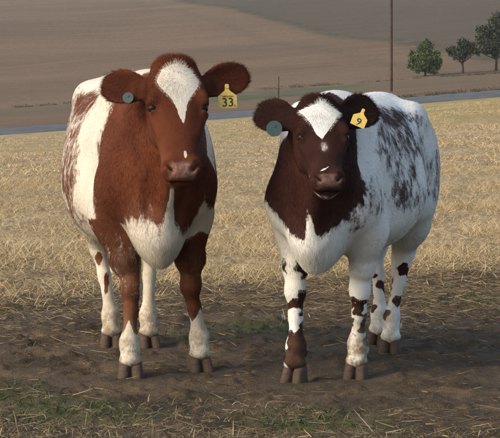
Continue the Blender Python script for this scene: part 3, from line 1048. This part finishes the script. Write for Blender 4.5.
def pattern2(V, L, g):
    x, y, z = V.T
    u, v, n = g['u'], g['v'], g['n']
    wob = 0.03 * np.sin(11 * z + 1) + 0.02 * np.sin(27 * z + 5 * y)
    m = np.full(len(V), 1.0)
    ro = np.full(len(V), 0.26)
    for c, r, val, rr in [((-0.05, 0.17, 1.07), (0.34, 0.14, 0.065), -0.45, 0.5), ((-0.10, 0.25, 0.99), (0.26, 0.10, 0.08), -0.2, 0.6),
                          ((0.22, 0.23, 0.97), (0.18, 0.09, 0.13), 0.1, 0.6), ((0.08, 0.28, 0.87), (0.18, 0.09, 0.11), 0.1, 0.7),
                          ((-0.35, 0.26, 0.96), (0.14, 0.12, 0.16), 0.2, 0.6),
                          ((0.45, 0.22, 0.76), (0.12, 0.07, 0.09), 0.10, 0.7), ((0.12, 0.29, 0.76), (0.2, 0.09, 0.075), -0.1, 0.65),
                          ((0.55, 0.17, 0.68), (0.06, 0.06, 0.07), 0.15, 0.7), ((-0.10, 0.30, 0.72), (0.16, 0.09, 0.09), 0.3, 0.6),
                          ((-0.62, 0.2, 0.80), (0.2, 0.2, 0.14), 0.2, 0.6)]:
        s = ellipsoid_s(V, c, r)
        m = paint(m, s, 0.035, val); ro = paint(ro, s, 0.05, rr)
    # dark red neck and breast
    zb = np.interp(y, [-0.22, -0.13, -0.064, -0.02, 0.04, 0.08, 0.115, 0.147, 0.18], [0.745, 0.675, 0.625, 0.600, 0.615, 0.635, 0.665, 0.70, 0.75])
    xb = np.where(y > 0, np.interp(y, [0, 0.10, 0.17, 0.25], [0.34, 0.42, 0.535, 0.56]), np.interp(z, [0.8, 1.0, 1.1], [0.36, 0.44, 0.56]))
    s = np.minimum(x - (xb + wob * 0.4), z - zb)
    m = paint(m, s, 0.03, -1.0); ro = paint(ro, s, 0.03, 0.07)
    ro = paint(ro, 0.05 - np.abs(s), 0.03, 0.22)
    s = ellipsoid_s(V, (0.70, 0.018, 0.60), (0.16, 0.020, 0.105))
    m = paint(m, s, 0.012, 1.0)
    lowl = sstep(0.58, 0.52, z)
    ro = ro * (1 - lowl) + 0.07 * lowl
    # leg spots
    h = L['hoof']
    fr, fl, rr_, rl = h['fr'], h['fl'], h['rr'], h['rl']
    spots = [((0.40, -0.100, 0.475), (0.12, 0.020, 0.055)), ((0.40, -0.175, 0.47), (0.12, 0.012, 0.03)),
             ((0.40, fr[1] + 0.01, 0.312), (0.12, 0.05, 0.020)), ((0.40, fr[1] + 0.03, 0.345), (0.12, 0.016, 0.03)), ((0.40, fr[1] + 0.035, 0.215), (0.12, 0.018, 0.06)),
             ((fr[0], fr[1] + 0.012, 0.115), (0.12, 0.046, 0.075)), ((fr[0], fr[1] - 0.01, 0.15), (0.12, 0.02, 0.05)),
             ((fl[0], fl[1], 0.325), (0.12, 0.055, 0.018)), ((fl[0], fl[1] + 0.022, 0.29), (0.12, 0.020, 0.03)), ((fl[0], fl[1] - 0.024, 0.36), (0.12, 0.014, 0.022)),
             ((fl[0], fl[1] - 0.020, 0.225), (0.12, 0.014, 0.040)), ((fl[0], fl[1] + 0.04, 0.20), (0.12, 0.014, 0.07))]
    r = random.Random(4)
    for hx, hy in (rr_, rl):
        for k in range(11):
            zz = 0.13 + 0.050 * k + r.uniform(-0.015, 0.015)
            bx = hx - 0.02 - 0.12 * min(1, zz / 0.45) + 0.20 * max(0, zz - 0.45)
            spots.append(((bx + r.uniform(-0.02, 0.07), hy + 0.3 * max(0, zz - 0.3) + r.choice((-1, 1)) * r.uniform(0.012, 0.038), zz),
                          (r.uniform(0.03, 0.06), r.uniform(0.018, 0.030), r.uniform(0.020, 0.040))))
    VW = V + 0.010 * np.sin(V[:, [2, 0, 1]] * np.array([61, 47, 83]) + V[:, [1, 2, 0]] * 70) + 0.006 * np.sin(V[:, [1, 2, 0]] * np.array([141, 167, 123]))
    for c, rd in spots:
        m = paint(m, ellipsoid_s(VW, c, np.array(rd) * 1.1), 0.012, -1.0)
    hd = np.maximum(g['head'], g['ear'])
    m = np.where(hd > 0.4, -1.0, m); ro = np.where(hd > 0.4, 0.04, ro)
    bl = poly_sd(v, u, [(-0.098, 0.068), (-0.055, 0.060), (-0.020, 0.045), (0.002, 0.022), (0.028, 0.040), (0.050, 0.062), (0.092, 0.088), (0.070, 0.125), (0.052, 0.165), (0.022, 0.215), (-0.012, 0.272), (-0.034, 0.245), (-0.052, 0.185), (-0.078, 0.120)])
    s = np.where((n > -0.05) & (g['head'] > 0.2), bl, -1)
    m = paint(m, s, 0.007, 1.0)
    s = ellipsoid_s(np.stack([u, v, n], -1), (0.315, -0.006, 0.015), (0.035, 0.022, 0.03))
    m = paint(m, s, 0.012, -0.25); ro = paint(ro, s, 0.012, 0.5)
    s = np.where(n > -0.04, 0.010 - np.hypot((v + 0.030 - 1.2 * (0.462 - u)) * 1.3, (u - 0.452) * 0.55), -1)
    m = paint(m, s, 0.004, 0.8)
    # pale chin
    s = np.where(g['head'] > 0.2, np.minimum(u - 0.40, -0.078 - n), -1)
    m = paint(m, s, 0.02, -0.30); ro = paint(ro, s, 0.02, 0.45)
    s = np.where(g['head'] > 0.2, np.minimum(u - 0.43, 0.011 - np.abs(n + 0.092)), -1)
    m = paint(m, s, 0.010, 0.0)
    dirt = np.where((x > 0.1) & (y < 0.0), 0.18, 0.62) * sstep(0.34, 0.08, z) + 0.5 * sstep(0.22, 0.12, z) * (y > 0.02) * (x > 0)
    return m, ro, dirt, np.zeros(len(V))


COW2 = dict(org=np.array((0.425, 9.005)), fwd=(-0.29, -0.957), W=W2, zs=0.925, hs=0.87, ws=0.95, bw=0.85, ls=1.0, belly=0.035, belly2=0.075, arm=0.82, h=0.0065, zmax=1.36,
            pitch=math.radians(36), hyaw=math.radians(25), hroll=0.0, pollW=(0.272, 8.27, 1.165), hwid=1.04, eu=0.030, earu=0.090, hlen=0.86, leg=0.97, knee={},
            ear_r=dict(tilt=math.radians(25), fwd=-0.20, cu=0.15, cv=0.25, L=0.185, W=0.074),
            ear_l=dict(tilt=math.radians(34), fwd=-0.20, cu=0.15, cv=0.25, L=0.215, W=0.076),
            pattern=pattern2, mat=M_COAT2, nhair=210000, seed=5, splay=0.10, hsc=1.0,
            label='smaller dark red and white roan cow with white forehead patch and teal ear button')
cow2 = assemble(COW2)
# ------------------------------------------------------------------ ear tags (parts of the cows)


def ear_point(cfg, side, a, b, c):
    Re, root, EL, Wd = cfg['L']['ears'][0 if side < 0 else 1]
    return root + Re @ np.array([a * EL, b * Wd, c])


def tag_frame(yaw, roll, pitch=0.0):
    """x to the viewer's right, y up, z along the cow's forward axis, then turned"""
    base = np.array([[0, 0, 1], [1, 0, 0], [0, 1, 0]], float)
    return rotz(yaw) @ base @ rotx(pitch) @ rotz(roll)


def disc_outline(r, n=28):
    return [(r * math.cos(2 * math.pi * i / n), r * math.sin(2 * math.pi * i / n)) for i in range(n)]


TAG_OUT = [(-0.039, -0.078), (-0.036, -0.081), (0.036, -0.081), (0.039, -0.078), (0.040, -0.030), (0.036, -0.026), (0.012, -0.008), (0.009, -0.002),
           (0.0085, 0.016), (0.006, 0.020), (-0.006, 0.020), (-0.0085, 0.016), (-0.009, -0.002), (-0.012, -0.008), (-0.036, -0.026), (-0.040, -0.030)]


def child_at(name, me, parent, loc, rot=(0, 0, 0), scale=1.0):
    o = link(name, me, parent)
    o.location, o.rotation_euler = loc, rot
    o.scale = (scale,) * 3
    return o


def numbered_tag(cow, P, R, digits, size, sc, small):
    t = link('ear_tag', plate_mesh('ear_tag', TAG_OUT, 0.0022, M_TAGY, 0.6), cow)
    frame_obj(t, R @ np.diag([sc, sc, sc]), P)
    zf = 0.0022 / 2 + 0.0012 + 0.6 * 0.055 ** 2
    d = child_at('number', text_mesh(digits, size, M_INK), t, (0.0, -0.0575, zf + 0.0006))
    child_at('pin_button', plate_mesh('pin_button', disc_outline(0.008), 0.006, M_TAGY), t, (0, 0.010, 0.003))
    if small:   # a line of worn small print, too worn to read
        V, Fc = [], []
        for i in range(8):
            x0 = -0.0225 + i * 0.0058
            for (a, b, c, e) in ((0, 0, 0.0012, 0.0065), (0.0028, 0, 0.004, 0.0065), (0, (i % 3) * 0.0026, 0.004, (i % 3) * 0.0026 + 0.0011)):
                k = len(V)
                V += [(x0 + a, b, 0), (x0 + c, b, 0), (x0 + c, e, 0), (x0 + a, e, 0)]
                Fc.append((k, k + 1, k + 2, k + 3))
        child_at('small_print', mesh_from('small_print', V, Fc, M_INK), t, (0.001, -0.0345, zf + 0.0004))
        child_at('print_mark', text_mesh('2', 0.012, M_INK), t, (0.0285, -0.0715, zf + 0.0028))
    return t


def button_tag(cow, P, R, r):
    t = link('ear_button', plate_mesh('ear_button', disc_outline(r), 0.003, M_TAGG), cow)
    frame_obj(t, R, P)
    child_at('rivet', plate_mesh('rivet', disc_outline(0.22 * r, 14), 0.004, M_TAGG), t, (0, 0.35 * r, 0.002))
    return t


P = ear_point(COW1, 1, 0.46, 0.0, 0.022)
numbered_tag(cow1, P + np.array([0.014, 0.014, -0.036]), tag_frame(math.radians(4), math.radians(2), math.radians(-3)), '33', 0.052, 0.97, True)
P = ear_point(COW1, -1, 0.47, 0.0, 0.014)
button_tag(cow1, P + np.array([0.032, -0.002, -0.044]), tag_frame(math.radians(-20), 0, math.radians(-10)), 0.022)
P = ear_point(COW2, 1, 0.42, 0.0, 0.022)
numbered_tag(cow2, P + np.array([0.070, 0.042, 0.000]), tag_frame(math.radians(24), math.radians(-24), math.radians(-12)), '9', 0.055, 0.75, False)
P = ear_point(COW2, -1, 0.52, 0.0, 0.020)
button_tag(cow2, P + np.array([0.040, 0.006, -0.054]), tag_frame(math.radians(12), 0, math.radians(-6)), 0.0315)

# ------------------------------------------------------------------ straw, stubble and grass (uncountable)


def mat_blades(name, ca, cb, cc, rough=0.75):
    t = NT(name)
    k = t.attr('tint')
    c = t.mix(t.step(k, 0.0, 0.6), ca, cb)
    c = t.mix(t.step(k, 0.7, 1.0), c, cc)
    return t.fin(c, rough, 0.2)


def blades(name, X, Y, length, width, lean, az, mat, label, droop=0.0, lift=0.0, tint=None, zf=ground_z, cat='straw'):
    """ribbons: root, bend point, tip"""
    n = len(X)
    Z = zf(X, Y) - 0.004 + lift
    dx, dy = np.cos(az), np.sin(az)
    out = []
    fx, fy = -np.sin(az), np.cos(az)
    # ribbons turned about their own axis at random
    tw = rng.uniform(0, math.pi, n)
    for s, wd in ((0, 1.0), (0.55, 0.9), (1.0, 0.30)):
        le = lean + droop * s
        hx = length * s * np.sin(le); hz = length * s * np.cos(le)
        px, py, pz = X + dx * hx, Y + dy * hx, Z + hz
        ux = np.cos(tw) * fx - np.sin(tw) * dx * np.cos(lean); uy = np.cos(tw) * fy - np.sin(tw) * dy * np.cos(lean); uz = np.sin(tw) * np.sin(lean)
        w = width * wd * 0.5
        out.append(np.stack([px - ux * w, py - uy * w, pz - uz * w], -1)); out.append(np.stack([px + ux * w, py + uy * w, pz + uz * w], -1))
    V = np.stack(out, 1).reshape(-1, 3)
    b = np.arange(n)[:, None] * 6
    Fq = np.concatenate([b + np.array([[0, 1, 3, 2]]), b + np.array([[2, 3, 5, 4]])], 0)
    me = mesh_from(name, V, Fq, mat)
    tint = rng.random(n) if tint is None else tint
    set_attr(me, 'tint', np.repeat(tint, 6))
    o = link(name, me)
    return tag(o, label, cat, kind='stuff')


def scatter(n, y0, y1, dens=None, p=1.0, side=1.6):
    y = y0 + (y1 - y0) * rng.random(n) ** p
    hw_ = 0.135 * y + side
    x = rng.uniform(-1, 1, n) * hw_
    if dens is not None:
        k = rng.random(n) < dens(x, y)
        x, y = x[k], y[k]
    return x, y


M_STRAW = mat_blades('straw', (0.24, 0.170, 0.085), (0.40, 0.300, 0.160), (0.55, 0.44, 0.26))
M_LITTER = mat_blades('straw_litter', (0.075, 0.052, 0.028), (0.165, 0.118, 0.062), (0.30, 0.225, 0.125))
M_DRY = mat_blades('dry_grass', (0.085, 0.066, 0.030), (0.16, 0.125, 0.062), (0.32, 0.26, 0.14))
M_GREEN = mat_blades('green_grass', (0.034, 0.042, 0.014), (0.056, 0.066, 0.022), (0.12, 0.11, 0.045))


def clump(x, y):
    c = sstep(0.38, 0.66, fbm(x * 1.5, y * 0.9, 71, 3))
    return (0.16 + 0.84 * c) * (1 - dirt_mask(x, y)) ** 1.2 * np.where(y > 21, 0.75, 1)


X, Y = scatter(560000, 10.5, 31, clump, 0.95)
h = (0.03 + 0.065 * rng.random(len(X))) * (0.5 + 0.9 * fbm(X * 1.5, Y * 0.9, 71, 3))
blades('stubble', X, Y, h * 1.35, 0.0016 + 0.0020 * rng.random(len(X)), rng.uniform(0.3, 1.52, len(X)), rng.uniform(0, 6.283, len(X)), M_STRAW,
       'pale golden cut stubble and loose straw just behind the cows', droop=0.3)
X, Y = scatter(230000, 31, 82, lambda x, y: (0.25 + 0.75 * sstep(0.4, 0.62, fbm(x * 0.9, y * 0.5, 75, 3))) * (np.abs(y - 53 - 0.05 * x) > 1.2), 1.0, 2.5)
h = (0.03 + 0.06 * rng.random(len(X))) * (0.4 + 1.2 * fbm(X * 0.9, Y * 0.5, 75, 3))
blades('stubble', X, Y, h, 0.004 + 0.005 * rng.random(len(X)), rng.uniform(0.3, 1.45, len(X)), rng.uniform(0, 6.283, len(X)), M_STRAW,
       'distant pale stubble reaching towards the grey road', droop=0.3)
# straw lying on the soil
X, Y = scatter(190000, 6.6, 16.5, lambda x, y: np.clip(0.02 + 0.95 * sstep(9.6, 12.8, y + 2.5 * (fbm(x, y * 0.8, 81, 3) - 0.5)) + 0.16 * sstep(8.1, 7.2, y + 0.4 * x * 0.5 + 1.2 * (fbm(x * 1.5, y * 1.5, 83, 3) - 0.5))
               + 0.2 * sstep(0.56, 0.70, fbm(x * 1.1, y * 1.7, 85, 3)), 0, 1) * dirt_mask(x, y) ** 0.3)
n = len(X)
blades('straw_litter', X, Y, 0.02 + 0.09 * rng.random(n) ** 2, 0.0015 + 0.0018 * rng.random(n), np.clip(rng.normal(1.48, 0.10, n), 1.15, 1.58), rng.normal(0, 0.9, n) + math.pi * rng.integers(0, 2, n),
       M_LITTER, 'scattered short broken straws lying on the bare soil', lift=0.008, droop=-0.05)
# a few long pale stems
X, Y = scatter(420, 7.0, 15.0)
n = len(X)
blades('loose_straw', X, Y, 0.04 + 0.10 * rng.random(n) ** 2, 0.0018 + 0.0014 * rng.random(n), np.clip(rng.normal(1.46, 0.08, n), 1.2, 1.57), rng.normal(0, 0.5, n) + math.pi * rng.integers(0, 2, n),
       M_LITTER, 'long pale straw stems strewn flat across the soil', lift=0.012, droop=0.03)
# dry and green grass at the front
X, Y = scatter(60000, 6.3, 8.4, lambda x, y: np.clip(sstep(8.1, 6.9, y + 0.18 * x + 1.0 * (fbm(x * 2, y * 2, 91, 3) - 0.5)), 0, 1) * sstep(0.36, 0.6, fbm(x * 3.5, y * 3.5, 93, 3)))
n = len(X)
blades('dry_grass', X, Y, 0.014 + 0.032 * rng.random(n), 0.0018 + 0.0012 * rng.random(n), rng.uniform(0.2, 1.45, n), rng.uniform(0, 6.283, n), M_DRY,
       'short withered grass along the near edge of the soil', droop=0.5)
X, Y = scatter(330, 6.7, 7.55, lambda x, y: sstep(1.2, -1.0, x) + 0.15)
n = len(X)
blades('dead_stalks', X, Y, 0.025 + 0.045 * rng.random(n), 0.0028 + 0.0014 * rng.random(n), np.abs(rng.normal(0, 0.28, n)), rng.uniform(0, 6.283, n), M_DRY,
       'upright pale dead stalks along the bottom left edge', droop=0.15)
X, Y = scatter(90000, 6.8, 13, lambda x, y: green_mask(x, y) ** 1.2 * sstep(0.38, 0.6, fbm(x * 6, y * 6, 95, 3)) * np.where(y > 9, 0.5, 0.75), 1.0, 0.6)
n = len(X)
blades('green_grass', X, Y, 0.018 + 0.040 * rng.random(n), 0.0025 + 0.002 * rng.random(n), rng.uniform(0.1, 1.1, n), rng.uniform(0, 6.283, n), M_GREEN,
       'small patches of short green grass sprouting from the soil', droop=0.5, cat='grass')
# one long stem leaning up at the lower right
blades('grass_stem', np.array([0.437]), np.array([7.30]), np.array([0.115]), np.array([0.006]), np.array([0.75]), np.array([math.pi - 0.25]), M_STRAW,
       'single long pale stem leaning up from soil at lower right', tint=np.array([0.95]), cat='straw stem')
del_kind = bpy.data.objects['grass_stem']
del del_kind['kind']

# ------------------------------------------------------------------ far things: weeds, post, pole, trees


def leaf_mesh(name, P, size, mat, flat=0.0):
    n = len(P)
    d1 = rng.normal(0, 1, (n, 3)); d1 /= np.linalg.norm(d1, axis=1, keepdims=True)
    d2 = np.cross(d1, rng.normal(0, 1, (n, 3))); d2 /= np.linalg.norm(d2, axis=1, keepdims=True)
    s = (size * rng.uniform(0.6, 1.3, n))[:, None]
    V = np.stack([P - d1 * s, P + d2 * s * 0.55, P + d1 * s, P - d2 * s * 0.55], 1).reshape(-1, 3)
    me = mesh_from(name, V, np.arange(4 * n).reshape(-1, 4), mat)
    set_attr(me, 'tint', np.repeat(rng.random(n), 4))
    return me


M_LEAF1 = mat_blades('leaf_green', (0.035, 0.055, 0.018), (0.060, 0.088, 0.026), (0.11, 0.125, 0.045))
M_LEAF2 = mat_blades('leaf_dark', (0.028, 0.036, 0.020), (0.045, 0.055, 0.030), (0.075, 0.080, 0.042))
M_WEED = mat_blades('weed_dark', (0.032, 0.030, 0.016), (0.055, 0.050, 0.027), (0.09, 0.078, 0.042))
M_BARK = mat_plain('bark', (0.055, 0.042, 0.032), 0.9, 0.1, 0.35, 3)
M_POLE = mat_plain('weathered_wood', (0.060, 0.040, 0.030), 0.9, 0.1, 0.3, 2)

for (ya, yb, xa, xb, cnt, hh, lab) in ((268, 284, -60, 75, 700, 0.36, 'dark rough weeds along the foot of the brown hill'),
                                      (94.6, 96.2, 3, 26, 500, 0.16, 'dark low weeds along the far verge of the road')):
    cx = rng.uniform(xa, xb, cnt); cy = rng.uniform(ya, yb, cnt)
    k = rng.random(cnt) < sstep(0.38, 0.60, fbm(cx * 0.12, cy * 0.1, 97, 3)) * np.where(np.abs(cx - 5) < 22, 0.35, 1.0)
    cx, cy = cx[k], cy[k]
    hs_ = hh * rng.uniform(0.4, 1.4, len(cx))
    P = []
    for a, b, c in zip(cx, cy, hs_):
        q = rng.normal(0, 1, (60, 3)) * np.array([c * 1.3, c * 0.9, 0.33 * c]) + np.array([a, b, float(hill_z(a, b)) + 0.40 * c])
        P.append(q)
    P = np.concatenate(P)
    o = link('weeds', leaf_mesh('weeds', P, hh * 0.16, M_WEED))
    tag(o, lab, 'weeds', kind='stuff')


def tube(pts, radii, seg=8, mat=None, name='tube', cap=True):
    pts = np.array(pts, float); n = len(pts)
    V = []
    for i in range(n):
        t = pts[min(i + 1, n - 1)] - pts[max(i - 1, 0)]
        t /= np.linalg.norm(t) + 1e-9
        a = np.cross(t, [0.31, 0.95, 0.1]); a /= np.linalg.norm(a)
        b = np.cross(t, a)
        for j in range(seg):
            q = 2 * math.pi * j / seg
            V.append(pts[i] + radii[i] * (a * math.cos(q) + b * math.sin(q)))
    Fc = [(i * seg + j, i * seg + (j + 1) % seg, (i + 1) * seg + (j + 1) % seg, (i + 1) * seg + j) for i in range(n - 1) for j in range(seg)]
    if cap:
        k = len(V)
        V.append(pts[-1])
        Fc += [((n - 1) * seg + j, (n - 1) * seg + (j + 1) % seg, k, k) for j in range(seg)]
    return np.array(V), Fc


def join_tubes(name, tubes, mat):
    VV, FF, k = [], [], 0
    for V, Fc in tubes:
        VV += [tuple(v) for v in V]
        FF += [tuple(dict.fromkeys(i + k for i in f)) for f in Fc]
        k += len(V)
    me = bpy.data.meshes.new(name)
    me.from_pydata(VV, [], FF)
    me.polygons.foreach_set('use_smooth', np.ones(len(me.polygons), bool))
    me.materials.append(mat)
    me.update()
    return me


def world_at(px, D):
    return (px - 250.0) / FPX * D


def make_tree(name, px, D, height, width, trunk_h, lobes, leaf, nleaf, lsize, label):
    x = world_at(px, D); z = float(hill_z(x, D))
    root = link(name, None)
    root.location = (x, D, z - 0.15)
    tag(root, label, 'tree', 'trees at the foot of the hill')
    tb = [tube([(0, 0, 0), (0.05, 0, trunk_h * 0.6), (0.0, 0.05, trunk_h), (0.1, 0, height * 0.78)], [0.22, 0.16, 0.13, 0.04])]
    P = []
    tot = sum(l[3] ** 2 for l in lobes)
    for lx, ly, lz, lr in lobes:
        st = np.array([0.0, 0.0, trunk_h * (0.75 + 0.4 * rng.random())])
        en = np.array([lx, ly, lz])
        tb.append(tube([st, 0.5 * (st + en) + np.array([0, 0, -0.12 * lr]), en], [0.08, 0.05, 0.02], 6))
        m = int(nleaf * lr ** 2 / tot)
        ntw = max(6, m // 22)
        d = rng.normal(0, 1, (ntw, 3)); d /= np.linalg.norm(d, axis=1, keepdims=True)
        c = en + d * lr * rng.uniform(0.35, 1.05, ntw)[:, None] * np.array([1, 1, 0.85])
        for q in c:
            P.append(q + rng.normal(0, 1, (22, 3)) * np.array([0.16, 0.16, 0.20]) * lr * 0.85 + np.array([0, 0, -0.05 * lr]))
    link('trunk', join_tubes('trunk', tb, M_BARK), root)
    P = np.concatenate(P)
    P = P[P[:, 2] > trunk_h * 0.5]
    link('crown', leaf_mesh('crown', P, lsize, leaf), root)
    return root


make_tree('tree', 425, 285, 5.4, 4.6, 0.9,
          [(0, 0, 3.9, 1.1), (-1.1, 0.2, 2.5, 1.15), (1.0, -0.3, 2.4, 1.2), (0.1, 0.8, 2.8, 1.2), (-0.2, -0.8, 2.2, 1.1), (1.75, 0, 3.3, 0.45), (0.3, 0, 4.7, 0.6), (-1.7, 0.1, 1.6, 0.7), (1.6, 0.1, 1.5, 0.65), (-1.75, 0, 3.6, 0.30), (-0.9, -0.4, 1.2, 0.8), (0.9, -0.4, 1.1, 0.8), (0.2, -0.7, 1.5, 0.9), (-1.6, 0, 2.9, 0.7), (1.7, 0, 2.3, 0.7)],
          M_LEAF1, 12000, 0.13, 'bushy bright green tree with foliage almost to the ground, right of the pole')
make_tree('tree', 462.5, 285, 5.3, 5.0, 1.6,
          [(0.3, 0, 4.2, 0.95), (-1.3, 0, 3.2, 0.85), (1.2, 0.2, 3.7, 0.95), (0.2, 0.7, 3.2, 1.0), (-0.6, -0.5, 2.6, 0.75), (1.9, 0, 3.1, 0.60), (-1.95, 0, 3.5, 0.40), (2.3, 0, 4.5, 0.40)],
          M_LEAF2, 6500, 0.13, 'dark grey green tree with a bare visible trunk, middle of the three trees')
make_tree('tree', 496, 288, 8.6, 6.5, 2.2,
          [(0.3, 0, 7.2, 1.3), (-1.6, 0, 5.6, 1.1), (1.6, 0.2, 5.8, 1.4), (0.2, 0.7, 5.0, 1.5), (-1.4, -0.5, 3.5, 1.1), (1.9, 0, 3.6, 1.2), (-2.5, 0, 4.6, 0.55), (-0.2, -0.2, 3.0, 1.0), (-2.7, 0.1, 3.0, 0.5)],
          M_LEAF2, 11000, 0.14, 'tallest dark tree, cut by the right edge of the picture')

D = 125.0
x = world_at(391.3, D); z = float(hill_z(x, D))
pole = link('utility_pole', join_tubes('utility_pole', [tube([(0, 0, -0.5), (0, 0, 3), (0.0, 0, 7), (-0.02, 0, 11.0)], [0.088, 0.082, 0.076, 0.068], 12)], M_POLE))
pole.location = (x, D, z)
tag(pole, 'tall thin dark wooden utility pole beyond the road', 'pole')
D = 101.0
x = world_at(278.5, D); z = float(hill_z(x, D))
post = link('fence_post', join_tubes('fence_post', [tube([(0, 0, -0.3), (0, 0, 0.7), (0.01, 0, 1.42)], [0.034, 0.032, 0.030], 8)], M_POLE))
post.location = (x, D, z)
tag(post, 'thin dark upright post on the verge between the two cows', 'post')

# ------------------------------------------------------------------ the air: thin even haze round everything
hb = [(-760, -80, -60), (760, -80, -60), (760, 1520, -60), (-760, 1520, -60), (-760, -80, 110), (760, -80, 110), (760, 1520, 110), (-760, 1520, 110)]
hm = bpy.data.materials.new('haze_air')
hm.use_nodes = True
hn = hm.node_tree.nodes
hn.remove(hn['Principled BSDF'])
pv = hn.new('ShaderNodeVolumePrincipled')
pv.inputs['Color'].default_value = (0.95, 0.92, 0.88, 1)
pv.inputs['Density'].default_value = 0.00011
pv.inputs['Anisotropy'].default_value = 0.2
hm.node_tree.links.new(pv.outputs[0], hn['Material Output'].inputs['Volume'])
tag(link('haze', mesh_from('haze', hb, [(3, 2, 1, 0), (4, 5, 6, 7), (0, 1, 5, 4), (1, 2, 6, 5), (2, 3, 7, 6), (3, 0, 4, 7)], hm)), 'thin pale haze filling the air over the field and hill', kind='stuff')
